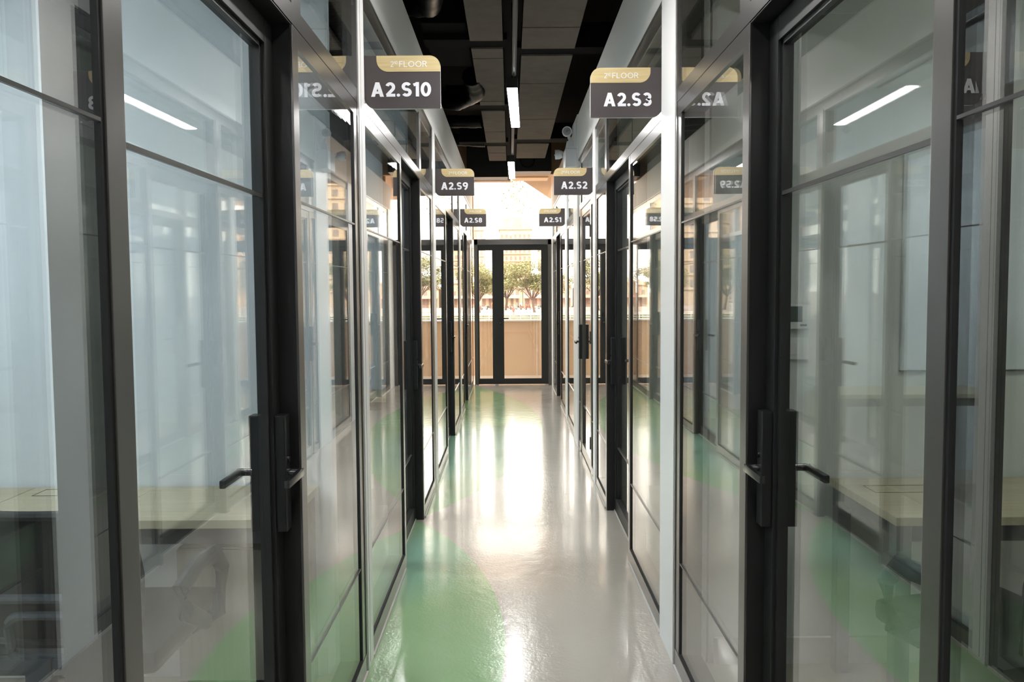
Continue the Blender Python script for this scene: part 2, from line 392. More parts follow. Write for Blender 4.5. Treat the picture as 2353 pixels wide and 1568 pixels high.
obj('side_frame', fb(BM(), 'right', -.001, .1, 2.93, 2.955, 0, 2.683), BRONZE, p)
p = post('right', 5.69, 5.86, 'thin white post on the right, carrying the A2.S2 sign', .004)
p = post('right', 8.52, 8.81, 'last thin white post on the right, carrying the A2.S1 sign', .004)
p = post('right', 7.086, 7.54, 'wide pale column on the right below the emergency light', .012, 3.09, .4)
p = post('right', 11.30, 11.70, 'white end strip on the right beside the end doors', .004, 2.683, .2)
# bulkheads above the glass
tag(obj(nm('trim'), fb(BM(), 'left', -.004, .05, -2.5, 11.7, 2.683, 3.045, .002), WHITE), 'white bulkhead board above the left glass', 'bulkhead', kind='structure')
tag(obj(nm('trim'), fb(BM(), 'right', -.004, .05, -2.5, 7.44, 2.683, 3.085, .002), WHITE), 'white bulkhead board above the near right glass', 'bulkhead', kind='structure')
tag(obj(nm('trim'), fb(BM(), 'right', .0, .05, 7.541, 11.7, 2.683, 3.045, .002), BOUNCEP), 'bulkhead board above the far right glass, tinted for warm bounce light', 'bulkhead', kind='structure')

# ------------------------------------------------------------------ ceiling boards, ducts, luminaires
ORD = ['nearest', 'second', 'third', 'fourth', 'fifth', 'sixth', 'seventh']
for side, x0, x1, ys in (('left', -.28, -.04, [(2.6, 4.1), (4.11, 5.66), (5.84, 6.08), (6.09, 7.45), (7.46, 7.62), (7.86, 8.88), (8.89, 9.55), (9.78, 10.26), (10.27, 10.9)]),
                        ('right', .10, .50, [(2.4, 3.9), (3.91, 5.37), (5.38, 5.85), (6.02, 6.82), (6.83, 8.24), (8.25, 9.36), (9.63, 10.7)])):
    ends = {}
    for k, (y0, y1) in enumerate(ys):
        lab = 'grey acoustic ceiling board in the %s row, %s counting from the camera end' % (side, ['first','second','third','fourth','fifth','sixth','seventh','eighth','ninth'][k])
        tag(obj('ceiling_board', box(BM(), x0, x1, y0+.004, y1-.004, 3.30, 3.34, .003), TILE), lab, 'ceiling board', group='acoustic ceiling boards')

def duct(pts, r, label):
    bm = BM(); P = []; R = []
    pts = [Vector(q) for q in pts]
    for i in range(len(pts)-1):
        for k in range(10):
            f = k/10; P.append(pts[i].lerp(pts[i+1], f)); R.append(r*(1 + .07*math.sin(k*math.pi*.5*2) + random.uniform(-.05, .05)))
    P.append(pts[-1]); R.append(r)
    tube(bm, P, R, 16)
    tag(obj('flexible_duct', bm, FOIL, smooth=True), label, 'duct', group='black flexible ducts')
duct([(-1.15, 5.2, 3.42), (-.75, 5.15, 3.40), (-.52, 5.05, 3.36), (-.46, 4.6, 3.34), (-.46, 3.6, 3.36)], .095, 'wrinkled black flexible duct above the A2.S10 sign')
duct([(-1.15, 7.85, 3.45), (-.80, 7.75, 3.40), (-.50, 7.55, 3.33), (-.30, 7.1, 3.30), (-.32, 6.8, 3.36)], .09, 'curled black duct hanging halfway along, left of the ceiling boards')
duct([(-1.15, 8.7, 3.42), (-.7, 8.7, 3.38), (-.30, 8.62, 3.36)], .07, 'short black duct running across behind the curled one')
duct([(-1.15, 9.75, 3.42), (-.7, 9.75, 3.38), (-.30, 9.75, 3.36)], .075, 'black duct running across nearest the end beam')
tag(obj('air_duct', box(BM(), -.62, -.30, 5.45, 6.5, 3.36, 3.7, .01), DARKCEIL), 'black rectangular air duct above the left bulkhead', 'duct')

def luminaire(y0, y1, xa, xb, label):
    L = y1 - y0; a = math.atan2(-(xb-xa), L)
    t = thing('linear_ceiling_light', label, 'ceiling light', ((xa+xb)/2, (y0+y1)/2, 2.78), a, 'linear corridor lights')
    bm = BM(); box(bm, -.036, .036, -L/2-.012, L/2+.012, .006, .07, .003); local('housing', bm, BLACK, t)
    bm = BM(); box(bm, -.033, .033, -L/2, L/2, 0, .0055, .0015); local('diffuser', bm, LEDM, t)
    for yy in (-L/2+.1, L/2-.1): local('suspension_rod', cyl(BM(), (0, yy, .07), (0, yy, .60), .005, seg=8), HANDLE, t)
for y0, y1, xa, xb, lab in ((-.95, .25, .03, .03, 'linear light overhead, behind the camera'), (1.99, 3.2, .02, .03, 'linear light overhead, just above the frame'),
                       (4.98, 6.15, .023, .054, 'bright linear ceiling light nearest in view'), (7.86, 9.01, .020, .035, 'bright linear ceiling light farther off, before the end beam')):
    luminaire(y0, y1, xa, xb, lab)
for y0, y1, lab in ((3.3, 4.93, 'black round conduit before the nearest lit ceiling light'), (6.2, 7.8, 'black round conduit between the two lit ceiling lights')):
    tag(obj('conduit', cyl(BM(), (.035, y0, 2.86), (.035, y1, 2.86), .014), BLACK, smooth=True), lab, 'conduit', group='ceiling conduits')

# unseen fill panels added to brighten the office walls
for side, m, xx in (('left', FILL_L, (-2.75, -1.75)), ('right', FILL_R, (1.9, 2.8))):
    for k, yy in enumerate((1.2, 4.3, 7.2, 10.2)):
        w = ('first', 'second', 'third', 'last')[k]
        t = thing('office_fill_light', 'added unseen fill panel under the ceiling of the %s %s office' % (w, side), 'ceiling light', (sum(xx)/2, yy, 2.93), group='office fill panels')
        local('frame', box(BM(), -.52, .52, -.32, .32, 0, .018), WPLAST, t)
        local('diffuser', box(BM(), -.5, .5, -.3, .3, -.006, 0), m, t)

# ------------------------------------------------------------------ signs
def _arc(cx, cy, rx, ry, a0, a1, n=14): return [(cx + rx*math.cos(math.radians(a0+(a1-a0)*i/n)), cy + ry*math.sin(math.radians(a0+(a1-a0)*i/n))) for i in range(n+1)]
def glyph(ch, s):
    """centre lines of a letter in a box w x 1, stroke width s"""
    h = s/2; t = 1-h; m = .52
    if ch == 'A': return .78, [[(h*.75, 0), (.39, 1)], [(.39, 1), (.78-h*.75, 0)], [(.18, .26), (.60, .26)]]
    if ch == '2': return .60, [_arc(.30, t-.235, .30-h, .235, 160, -38) + [(h, h)], [(h*.6, h), (.60, h)]]
    r = (1-2*h)/4
    if ch == 'S': return .62, [_arc(.31, 1-h-r, .30-h, r, 28, 270, 18) + _arc(.31, h+r, .31-h, r, 90, -150, 18)[1:]]
    if ch == '1': return .36, [[(0.02, .80), (.36-h, 1-h*1.1)], [(.36-h, 1), (.36-h, 0)]]
    if ch == '0': return .64, [_arc(.32, .5, .32-h, .5-h, 0, 360, 28)]
    if ch == '3': return .60, [_arc(.29, 1-h-r, .29-h, r, 150, -90, 18) + _arc(.29, h+r, .31-h, r, 90, -150, 18)[1:]]
    if ch == '9': return .64, [_arc(.32, 1-h-.22, .32-h, .22, 0, 360, 26), [(.64-h, 1-h-.26), (.60-h, .42), (.52-h*.6, .24), (.26, .0)]]
    if ch == '8': return .62, [_arc(.31, 1-h-r, .29-h, r, 0, 360, 26), _arc(.31, h+r, .31-h, r, 0, 360, 26)]
    if ch == '.': return .20, [[(.10-h, h), (.10+h, h)]]
    if ch == 'F': return .50, [[(h, 0), (h, 1)], [(h, t), (.50, t)], [(h, m), (.46, m)]]
    if ch == 'L': return .50, [[(h, 1), (h, 0)], [(h, h), (.50, h)]]
    if ch == 'O': return .86, [_arc(.43, .5, .43-h, .5-h, 0, 360, 28)]
    if ch == 'R': return .60, [[(h, 0), (h, 1)], [(h, t), (.30, t)] + _arc(.32, t-.22, .26-h, .22, 90, -90, 12) + [(h, t-.44)], [(.32, t-.44), (.58, 0)]]
    if ch == 'N': return .68, [[(h, 0), (h, 1)], [(h, 1-h), (.68-h, h)], [(.68-h, 0), (.68-h, 1)]]
    if ch == 'D': return .68, [[(h, 0), (h, 1)], [(h, t), (.28, t)] + _arc(.28, .5, .40-h, .5-h, 90, -90, 14) + [(h, h)]]
def ribbon(bm, pts, w, M):
    pts = [Vector((p[0], p[1])) for p in pts]; n = len(pts); closed = (pts[0]-pts[-1]).length < 1e-4 and n > 4
    if closed: pts = pts[:-1]; n -= 1
    L, R = [], []
    for i, p in enumerate(pts):
        a = pts[i-1] if (i > 0 or closed) else None; c = pts[(i+1) % n] if (i < n-1 or closed) else None
        d1 = (p-a).normalized() if a is not None else None; d2 = (c-p).normalized() if c is not None else None
        d1 = d1 or d2; d2 = d2 or d1; n1 = Vector((-d1.y, d1.x)); n2 = Vector((-d2.y, d2.x)); b = (n1+n2).normalized()
        k = min(1.25, 1/max(.3, b.dot(n1)))
        L.append(bm.verts.new(M(p + b*w/2*k))); R.append(bm.verts.new(M(p - b*w/2*k)))
    for i in range(n if closed else n-1):
        j = (i+1) % n; bm.faces.new((L[i], R[i], R[j], L[j]))
def text(body, x0, x1, z0, z1, y, parent, sw, name='lettering'):
    """lettering laid on a sign face, fitted to x0..x1, z0..z1"""
    gl = [glyph(c, sw) for c in body]; gap = .09 if sw > .15 else .13
    W = sum(g[0] for g in gl) + gap*(len(gl)-1); kx = (x1-x0)/W; kz = z1-z0; x = 0; bm = BM()
    for (g, st), ch in zip(gl, body):
        if ch == 'A':
            lw = sw*1.14; c = g/2
            for q, P in enumerate(([(0, 0), (lw, 0), (c+lw*.5, 1), (c-lw*.5, 1)], [(g-lw, 0), (g, 0), (c+lw*.5, 1), (c-lw*.5, 1)], [(.17, .20), (g-.17, .20), (g-.22, .20+sw*.85), (.22, .20+sw*.85)])):
                bm.faces.new([bm.verts.new((x0 + (x+u)*kx, y - q*.00015, z0 + v*kz)) for u, v in P])
            x += g + gap; continue
        if ch == '.':
            bm.faces.new([bm.verts.new((x0 + (x+.10+sw*.52*math.cos(q*math.pi/9))*kx, y, z0 + (sw*.52+sw*.52*math.sin(q*math.pi/9))*kz)) for q in range(18)]); x += g + gap; continue
        for q, pts in enumerate(st): ribbon(bm, pts, sw, lambda p, x=x, q=q: Vector((x0 + (x+p.x)*kx, y - q*.00015, z0 + p.y*kz)))
        x += g + gap
    return local(name, bm, TEXTW, parent)
def arc(cx, cz, r, a0, a1, n=10): return [(cx + r*math.cos(math.radians(a0+(a1-a0)*i/n)), cz + r*math.sin(math.radians(a0+(a1-a0)*i/n))) for i in range(n+1)]
def sign(side, Y, code, label):
    W, H = .300, .205; z0 = 2.208
    x0 = -.567 if side == 'left' else .341
    t = thing('room_sign', label, 'sign', (x0, Y, z0), group='hanging room number signs')
    mir = (lambda u: u) if side == 'left' else (lambda u: W-u)
    def F(p): q = [(mir(u), v) for u, v in p]; return q if side == 'left' else q[::-1]
    outl = arc(.045, .045, .045, 180, 270) + [(W, 0)] + arc(W-.042, H-.042, .042, 0, 90) + [(0, H)]
    bm = BM(); prism(bm, F(outl), 'Y', 0, .012); local('panel', bm, SIGNE, t)
    bm = BM(); prism(bm, F(outl), 'Y', -.0012, -.0002); local('face', bm, SIGND, t)
    bn = arc(.045+.05, H-.062+.045, .045, 180, 270) + [(W-.0005, H-.062)] + arc(W-.042, H-.042, .0415, 0, 90) + [(.05, H-.0005)]
    bm = BM(); prism(bm, F(bn), 'Y', -.0024, -.0013); local('banner', bm, SIGNW, t)
    yy = -.0030
    if side == 'left':
        w = .236 if len(code) > 5 else .205
        a, b = (.027, .263) if len(code) > 5 else (.047, .252)
        text(code, a, b, .046, .102, yy, t, .205, 'room_number')
        fx = .105
    else:
        a, b = (.055, .255)
        text(code, a, b, .046, .102, yy, t, .205, 'room_number')
        fx = .057
    text('2', fx, fx+.0115, .161, .183, yy, t, .115, 'floor_text')
    text('ND', fx+.0135, fx+.0285, .172, .1835, yy, t, .115, 'floor_text')
    text('FLOOR', fx+.034, fx+.142, .161, .1835, yy, t, .115, 'floor_text')
    for zz in (.035, .17):      # little fixing tabs on the post
        u = 0 if side == 'left' else W
        local('bracket', box(BM(), u-.006, u+.006, .002, .010, zz-.012, zz+.012), SIGNE, t)
for a in (('left', 3.04, 'A2.S10', 'dark hanging sign with wood print strip reading A2.S10'), ('left', 5.87, 'A2.S9', 'dark hanging sign with wood print strip reading A2.S9'),
          ('left', 8.81, 'A2.S8', 'dark hanging sign with wood print strip reading A2.S8'), ('right', 3.222, 'A2.S3', 'dark hanging sign with wood print strip reading A2.S3'),
          ('right', 5.87, 'A2.S2', 'dark hanging sign with wood print strip reading A2.S2'), ('right', 8.82, 'A2.S1', 'dark hanging sign with wood print strip reading A2.S1')):
    sign(*a)

# ------------------------------------------------------------------ emergency light on the right column
t = thing('emergency_light', 'white twin head emergency light on the right column', 'emergency light', (.628, 7.25, 2.62))
local('body', box(BM(), -.108, 0, -.12, .16, 0, .17, .008), LAMPW, t)
def lamp_head(c, ydir, name='lamp_head'):
    bm = BM(); c = Vector(c); d = Vector(ydir).normalized()
    cyl(bm, c + d*.012, c + d*.05, .046, .046, 24)
    cyl(bm, c - d*.03, c + d*.012, .028, .046, 24)
    h = local(name, bm, LAMPW, t, True)
    bm = BM(); torus_c = c + d*.05
    cyl(bm, c + d*.0505, c + d*.052, .036, .036, 24)
    r = local('reflector', bm, REFL, h, True); 
    bm = BM(); cyl(bm, c + d*.052, c + d*.058, .012, .008, 12); local('bulb', bm, CHROME, h, True)
lamp_head((-.085, -.08, .325), (-.12, -1, -.05))
lamp_head((-.125, .30, .185), (-1, .1, 0))
bm = BM(); cyl(bm, (-.055, -.10, .17), (-.055, -.10, .235), .05, .036, 20); cyl(bm, (-.055, -.10, .225), (-.075, -.08, .30), .016, .014, 10)
local('neck', bm, LAMPW, t, True)
local('junction_box', box(BM(), -.03, 0, -.14, .02, .17, .40, .004), LAMPW, t)
local('arm', cyl(BM(), (-.10, .14, .12), (-.10, .29, .18), .012, seg=10), LAMPW, t, True)

# ------------------------------------------------------------------ end facade
ye = 11.72
t = thing('door_end', 'dark framed double glass door at the far end, narrow leaf left and wide leaf right', 'double door', (.046, ye, 0), kind='structure')
t.name = 'door_%d' % (count['door']+1)
bm = BM()
for x0, x1, z0, z1 in ((-.55, -.495, 0, 2.25), (.585, .641, 0, 2.25), (-.55, .641, 2.165, 2.25)): box(bm, x0, x1, ye, ye+.1, z0, z1, .002)
obj('frame', bm, BRONZE, t)
def leaf(x0, x1, gx0, gx1, nme):
    bm = BM(); box(bm, x0, gx0, ye+.02, ye+.07, .012, 2.1655); box(bm, gx1, x1, ye+.02, ye+.07, .012, 2.1655)
    box(bm, gx0, gx1, ye+.021, ye+.069, .012, .10); box(bm, gx0, gx1, ye+.021, ye+.069, 2.08, 2.1655)
    l = obj(nme, bm, BLACK, t)
    obj('pane', box(BM(), gx0-.01, gx1+.01, ye+.04, ye+.048, .095, 2.09), GLASS, l)
leaf(-.4955, -.1863, -.475, -.272, 'narrow_leaf'); leaf(-.1857, .5855, -.095, .482, 'wide_leaf')
lp = obj('lock_plate', box(BM(), -.165, -.135, ye+.008, ye+.02, .92, 1.12, .003), LOCKB, t)
bm = BM(); cyl(bm, (-.15, ye+.008, 1.035), (-.15, ye-.035, 1.035), .009); box(bm, -.16, -.025, ye-.042, ye-.026, 1.026, 1.044, .003); obj('handle', bm, LOCKB, lp, True)
obj('lock_cylinder', cyl(BM(), (-.15, ye+.004, .965), (-.15, ye+.012, .965), .008), CHROME, lp, True)
for x0 in (-.54, -.235, .53): obj('floor_catch', box(BM(), x0, x0+.05, ye-.012, ye+.02, 0, .011, .002), CHROME, t)
# glass above the door
w = thing('window_%d' % (count['window']+1), 'clear glass opening above the end doors', 'window', (0, ye, 2.25), kind='structure'); count['window'] += 1
obj('pane', box(BM(), -.55, .02, ye+.04, ye+.048, 2.25, 3.125), GLASS, w); obj('pane', box(BM(), .02, .641, ye+.04, ye+.048, 2.25, 3.22), GLASS, w)
obj('frame', box(BM(), -.57, -.55, ye, ye+.1, 2.25, 3.12), TANW, w)
# office windows beside it
for side, X0, X1 in (('left', -3.4, -.66), ('right', .73, 3.5)):
    w = thing('window_%d' % (count['window']+1), 'dark framed facade window of the last %s office' % side, 'window', ((X0+X1)/2, ye, 0), kind='structure'); count['window'] += 1
    bm = BM(); n = 4; step = (X1-X0)/n
    for k in range(n+1): 
        xx = X0 + k*step; box(bm, max(X0, xx-.07), min(X1, xx+.07), ye, ye+.1, 0, 2.9)
    box(bm, X0, X1, ye+.001, ye+.099, 2.08, 2.25); box(bm, X0, X1, ye+.001, ye+.099, 0, .1); box(bm, X0, X1, ye+.001, ye+.099, 2.85, 2.95)
    obj('frame', bm, BRONZE, w)
    obj('pane', box(BM(), X0, X1, ye+.04, ye+.048, .08, 2.9), GLASS, w)
    tag(obj('trim_%d' % (count['trim']+1), box(BM(), X0, X1 , ye-.02, ye+.1, 2.95, 3.75), TAN), 'wall above the facade window on the %s' % side, 'wall', kind='structure'); count['trim'] += 1
# black box beam across the corridor before the end wall, with a round duct collar
b = tag(obj('trim_%d' % (count['trim']+1), box(BM(), -.62, .62, 11.25, 11.6, 3.205, 3.74, .003), BLACK), 'black box beam across the ceiling before the end doors', 'beam', kind='structure'); count['trim'] += 1
obj('lower_step', box(BM(), -.62, -.02, 11.25, 11.6, 3.125, 3.206), BLACK, b)
obj('duct_collar', torus(BM(), (.27, 11.245, 3.36), .10, .012, 'Y'), FOIL, b, True)
tag(obj('trim_%d' % (count['trim']+1), box(box(BM(), -.80, .02, 11.6, 11.8, 3.12, 3.74), .02, .80, 11.6, 11.8, 3.215, 3.74), TAN), 'tan lintel above the glass at the far end', 'beam', kind='structure'); count['trim'] += 1
tag(obj('timber_board', box(BM(), .06, .60, 11.80, 12.15, 3.19, 3.21), TANW), 'pale timber board under the lintel at the far end', 'board')

# balcony
tag(obj('floor_balcony', box(BM(), -6, 6, 11.82, 13.35, -.12, -.02), ROADB), 'tiled balcony floor outside the end doors', 'floor', kind='structure')
w = tag(obj('wall_parapet', box(BM(), -6, 6, 13.2, 13.35, -.4, .925), TAN), 'tan balcony parapet wall outside the end doors', 'wall', kind='structure')
obj('coping', box(BM(), -6, 6, 13.17, 13.38, .925, .95, .004), WHITE, w)
obj('seam', box(BM(), .455, .465, 13.196, 13.2, -.02, .925), WHITE, w)
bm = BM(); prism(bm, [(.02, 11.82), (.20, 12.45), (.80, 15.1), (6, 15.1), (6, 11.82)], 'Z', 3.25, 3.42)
tag(obj('trim_%d' % (count['trim']+1), bm, TAN_SHADE), 'tan angled soffit of the canopy outside the far end', 'soffit', kind='structure'); count['trim'] += 1

# hanging vine outside
pl_ = tag(obj('planter_trough', box(BM(), -1.0, 1.0, 13.85, 14.5, 3.63, 3.85, .01), TAN), 'tan planter trough above the balcony edge holding the vine', 'planter')
obj('support_arm', box(BM(), -.95, -.85, 11.8, 13.86, 3.66, 3.74), TAN, pl_); obj('support_arm', box(BM(), .85, .95, 11.8, 13.86, 3.66, 3.74), TAN, pl_)
bm = BM()
for k in range(34):
    x = random.gauss(.08, .28); y = 14.2 + random.uniform(-.3, .3); z = 3.62; L = random.uniform(.15, .95)
    n = int(L/.045)
    for q in range(n):
        z -= .045; x += random.gauss(0, .012)
        if random.random() < .45: continue
        c = Vector((x + random.gauss(0, .02), y + random.gauss(0, .02), z)); s = random.uniform(.016, .032)
        R = Matrix.Rotation(random.uniform(0, 6.28), 3, 'Z') @ Matrix.Rotation(random.uniform(.3, 2.4), 3, 'X')
        vs = [bm.verts.new(c + R @ Vector(p)*s) for p in ((0, -1, 0), (.55, -.2, .1), (.45, .5, .05), (0, 1.1, 0), (-.45, .5, .05), (-.55, -.2, .1))]
        bm.faces.new(vs)
tag(obj('hanging_vine', bm, VLEAF), 'green trailing vine hanging outside above the end doors', 'vine', kind='stuff')

# ------------------------------------------------------------------ furniture: left office
def desk(name, label, x0, x1, y0, y1, legs, flap=None, group='office desks'):
    t = thing(name, label, 'desk', ((x0+x1)/2, (y0+y1)/2, 0), group=group)
    obj('desktop', box(BM(), x0, x1, y0, y1, .722, .75, .002), WOODTOP, t)
    bm = BM(); box(bm, x0+.03, x1-.03, y0+.02, y0+.05, .665, .722); box(bm, x0+.03, x1-.03, y1-.05, y1-.02, .665, .722)
    box(bm, x0+.03, x0+.06, y0+.05, y1-.05, .665, .722); box(bm, x1-.06, x1-.03, y0+.05, y1-.05, .665, .722)
    obj('frame', bm, STEELD, t)
    for lx, ly in legs: obj('leg', box(BM(), lx, lx+.05, ly, ly+.05, .0, .722, .003), LEGG, t)
    if flap:
        a, b_, c, d = flap; bm = BM(); e = .002
        box(bm, a, b_, c, c+e, .7495, .7512); box(bm, a, b_, d-e, d, .7495, .7512); box(bm, a, a+e, c, d, .7495, .7512); box(bm, b_-e, b_, c, d, .7495, .7512)
        obj('cable_flap', bm, BLACK, t)
    return t
desk('office_desk', 'light wood desk against the wall, seen through the nearest left door', -1.818, -.74, 2.45, 2.885, [(-.80, 2.47), (-.80, 2.82), (-1.80, 2.82)], (-1.76, -1.45, 2.76, 2.85))
desk('office_desk', 'light wood desk at the far left, joined to the one by the left door', -2.95, -1.822, 2.45, 2.885, [(-2.93, 2.47), (-2.93, 2.82)], (-2.4, -2.1, 2.76, 2.85))
t = thing('drawer_pedestal', 'pale wood drawer pedestal under the left desk', 'pedestal', (-.98, 2.75, 0))
obj('body', box(BM(), -1.165, -.80, 2.615, 2.88, .13, .602, .002), WOODCAB, t)
dr = obj('drawer', box(BM(), -1.163, -.802, 2.598, 2.614, .135, .60, .0015), WOODCAB, t)
obj('ring_pull', torus(BM(), (-1.10, 2.585, .443), .013, .0022, 'Y'), CHROME, dr, True)
obj('lock', cyl(BM(), (-1.108, 2.59, .452), (-1.108, 2.60, .452), .007), CHROME, dr, True)
obj('plinth', box(BM(), -1.15, -.815, 2.63, 2.87, .045, .13), BLACK, t)
for cx, cy in ((-1.12, 2.66), (-.84, 2.66), (-1.12, 2.84), (-.84, 2.84)): obj('castor', cyl(BM(), (cx-.012, cy, .0225), (cx+.012, cy, .0225), .0225), BLACK, t, True)

def office_chair(loc, rz, label):
    """faces local +Y; z up from the floor"""
    t = thing('office_chair', label, 'chair', loc, rz, 'office chairs')
    # seat
    bm = BM(); box(bm, -.24, .24, -.20, .28, .43, .50, .03); local('seat', bm, SEATM, t, True)
    # mesh back: slightly curved sheet with thickness
    def X(u, v): 
        w = .235 - .035*abs(v-.5) ; return Vector((u*w, -.235 - .035*(1-u*u) - .05*v, .56 + .36*v))
    bm = BM(); G = []
    for j in range(11): G.append([bm.verts.new(X(-1+i/5, j/10)) for i in range(11)])
    for j in range(10):
        for i in range(10): bm.faces.new((G[j][i], G[j][i+1], G[j+1][i+1], G[j+1][i]))
    r = bmesh.ops.solidify(bm, geom=bm.faces[:], thickness=.008); local('mesh_back', bm, MESHB, t, True)
    ring = [X(-1+i/5, 1) for i in range(11)] + [X(1, 1-j/10) for j in range(1, 11)] + [X(1-i/5, 0) for i in range(1, 11)] + [X(-1, j/10) for j in range(1, 10)]
    local('back_frame', tube(BM(), ring, .013, 8, True), MESHB, t, True)
    # lumbar loops behind the mesh
    def loop(wx, z0, z1, r, y):
        pts = []
        for (cx, cz, a0) in ((wx-.03, z1-.03, 0), (-wx+.03, z1-.03, 90), (-wx*.82+.02, z0+.03, 180), (wx*.82-.02, z0+.03, 270)):
            for k in range(5): a = math.radians(a0+k*22.5); pts.append((cx+.03*math.cos(a), y, cz+.03*math.sin(a)))
        return tube(BM(), pts, r, 8, True, 1.0)
    lb = local('lumbar_frame', loop(.155, .53, .70, .013, -.315), CHAIRG, t, True)
    bm = loop(.085, .54, .655, .012, -.315); o2 = local('lumbar_pad', bm, CHAIRG, lb, True)
    bm = BM(); box(bm, -.035, .035, -.335, -.305, .33, .55, .008); box(bm, -.035, .035, -.33, .0, .33, .37, .008); box(bm, -.17, .17, -.33, -.30, .50, .545, .012); local('spine', bm, CHAIRG, t, True)
    for s in (-1, 1):
        pts = [(s*.20, .12, .42), (s*.285, .14, .47), (s*.29, .17, .60), (s*.285, .12, .665), (s*.285, -.02, .675), (s*.285, -.13, .65), (s*.285, -.10, .57), (s*.28, .06, .47)]
        local('armrest', tube(BM(), pts, [.02, .026, .03, .032, .032, .032, .03, .024], 10, False, .7), CHAIRG, t, True)
    local('gas_column', cyl(BM(), (0, 0, .09), (0, 0, .43), .026), BLACK, t, True)
    for k in range(5):
        a = k*2*math.pi/5 + .3; c, s_ = math.cos(a), math.sin(a)
        lg = local('base_leg', tube(BM(), [(0, 0, .10), (.15*c, .15*s_, .095), (.30*c, .30*s_, .065)], [.026, .02, .014], 8), CHROME, t, True)
        local('castor', cyl(BM(), (.30*c-.015*s_, .30*s_+.015*c, .028), (.30*c+.015*s_, .30*s_-.015*c, .028), .028), BLACK, lg, True)
    return t
office_chair((-1.23, 2.26, 0), 0, 'black mesh back office chair at the left desk')
office_chair((1.46, 2.18, 0), .25, 'dark office chair at the right desk')
# right office
desk('office_desk', 'light wood desk against the wall, seen through the nearest right door', 1.243, 2.5, 2.42, 2.935, [(1.25, 2.87), (1.25, 2.43), (2.44, 2.87), (2.44, 2.43)], (1.32, 1.75, 2.72, 2.82))
t = thing('thermostat', 'white wall thermostat with dark screen seen through the nearest right door', 'thermostat', (1.10, 2.958, 1.30))
local('housing', box(BM(), -.07, .055, -.022, 0, .035, .13, .003), WPLAST, t)
local('screen', box(BM(), -.055, .028, -.024, -.0221, .062, .122), SCREEN, t)
local('button', box(BM(), .02, .045, -.025, -.0221, .045, .053), STRIP, t)
t = thing('wall_switch', 'white wall switch plate below the thermostat', 'switch', (1.10, 2.958, 1.215))
local('plate', box(BM(), -.06, .06, -.012, 0, 0, .085, .003), WPLAST, t); local('rocker', box(BM(), -.03, .03, -.015, -.0121, .02, .065, .001), WHITE, t)
t = thing('pale_panel', 'pale blue panel on the wall above the right desk', 'board', (1.52, 2.958, 1.17))  # pale rectangle on the partition wall with a thin lower rim
local('panel', box(BM(), 0, .9, -.014, 0, 0, .85, .002), PLASTER, t); local('rim', box(BM(), -.004, .904, -.016, -.002, -.006, 0), STRIP, t)
# second offices: desks seen in reflections
desk('office_desk', 'light wood desk in the second left office', -2.1, -.85, 5.2, 5.665, [(-.9, 5.22), (-.9, 5.6), (-2.08, 5.22)], None)
# bin
t = thing('waste_bin', 'blue plastic waste bin in the last right office by the facade', 'bin', (.93, 11.3, 0))
bm = BM(); cyl(bm, (0, 0, 0), (0, 0, .34), .10, .135, 24, True); local('body', bm, BLUEBIN, t, True)
local('rim', torus(BM(), (0, 0, .342), .136, .008, 'Z'), BLUEBIN, t, True)
local('swing_lid', cyl(BM(), (0, 0, .345), (0, 0, .38), .13, .09, 24), BLUEBIN, t, True)

# ------------------------------------------------------------------ outdoors
G0 = -3.5
tag(obj('ground', box(BM(), -260, 260, 14, 700, G0-.3, G0), PAVE), 'pale paved promenade and street far below the balcony', 'ground', kind='structure')
# railing
t = thing('promenade_railing', 'pale metal railing with low hedge along the promenade', 'railing', (0, 118, G0))
bm = BM()
for k in range(-40, 41): box(bm, k*1.6-.04, k*1.6+.04, 117.95, 118.05, G0, G0+1.15)
for z in (.45, .8, 1.1): box(bm, -64, 64, 117.97, 118.03, G0+z, G0+z+.06)
obj('railing', bm, WHITE, t)
bm = BM(); box(bm, -64, 64, 118.4, 119.2, G0, G0+.75); obj('hedge', bm, HEDGE, t)

def leaf_cloud(bm, centers, n, s, rnd):
    for k in range(n):
        c, r = rnd.choice(centers)
        d = Vector((rnd.gauss(0, 1), rnd.gauss(0, 1), rnd.gauss(0, 1))).normalized() * r * (rnd.random()**.4)
        d.z *= .55
        p = Vector(c) + d; q = Matrix.Rotation(rnd.uniform(0, 6.28), 3, 'Z') @ Matrix.Rotation(rnd.uniform(-1, 1), 3, 'X')
        u = s*rnd.uniform(.6, 1.4)
        vs = [bm.verts.new(p + q @ Vector(v)*u) for v in ((-1, -.35, 0), (0, -.6, .1), (1, 0, 0), (.1, .6, .1), (-.8, .4, 0))]
        bm.faces.new(vs)
def make_tree(label):
    rnd = random.Random(3)
    t = thing('street_tree', label, 'tree', (0, 0, 0), group='street trees beyond the promenade')
    bm = BM(); tube(bm, [(0, 0, 0), (-.25, 0, 1.3), (-.45, 0, 2.6)], [.26, .21, .18], 8)
    C = []
    for k in range(11):
        a = k*.571+.3; e = Vector((-.35+math.cos(a)*rnd.uniform(2.6, 5.0), math.sin(a)*rnd.uniform(1.8, 3.8), rnd.uniform(4.6, 9.4)))
        m_ = Vector((-.4, 0, 2.6)).lerp(e, .45) + Vector((0, 0, .3))
        tube(bm, [(-.45, 0, 2.5), m_, e], [.13, .08, .03], 6); C.append((e, rnd.uniform(1.7, 2.6)))
        if k % 2: C.append((m_ + Vector((rnd.uniform(-1, 1), 0, 1.6)), 1.6))
    local('trunk', bm, BARK, t, True)
    C.append((Vector((0, 0, 9.8)), 2.6)); C.append((Vector((-2, 0, 9.2)), 2.2)); C.append((Vector((2, 0, 9.0)), 2.2))
    bm = BM(); leaf_cloud(bm, C, 15000, .14, rnd); local('crown', bm, LEAF, t)
    return t
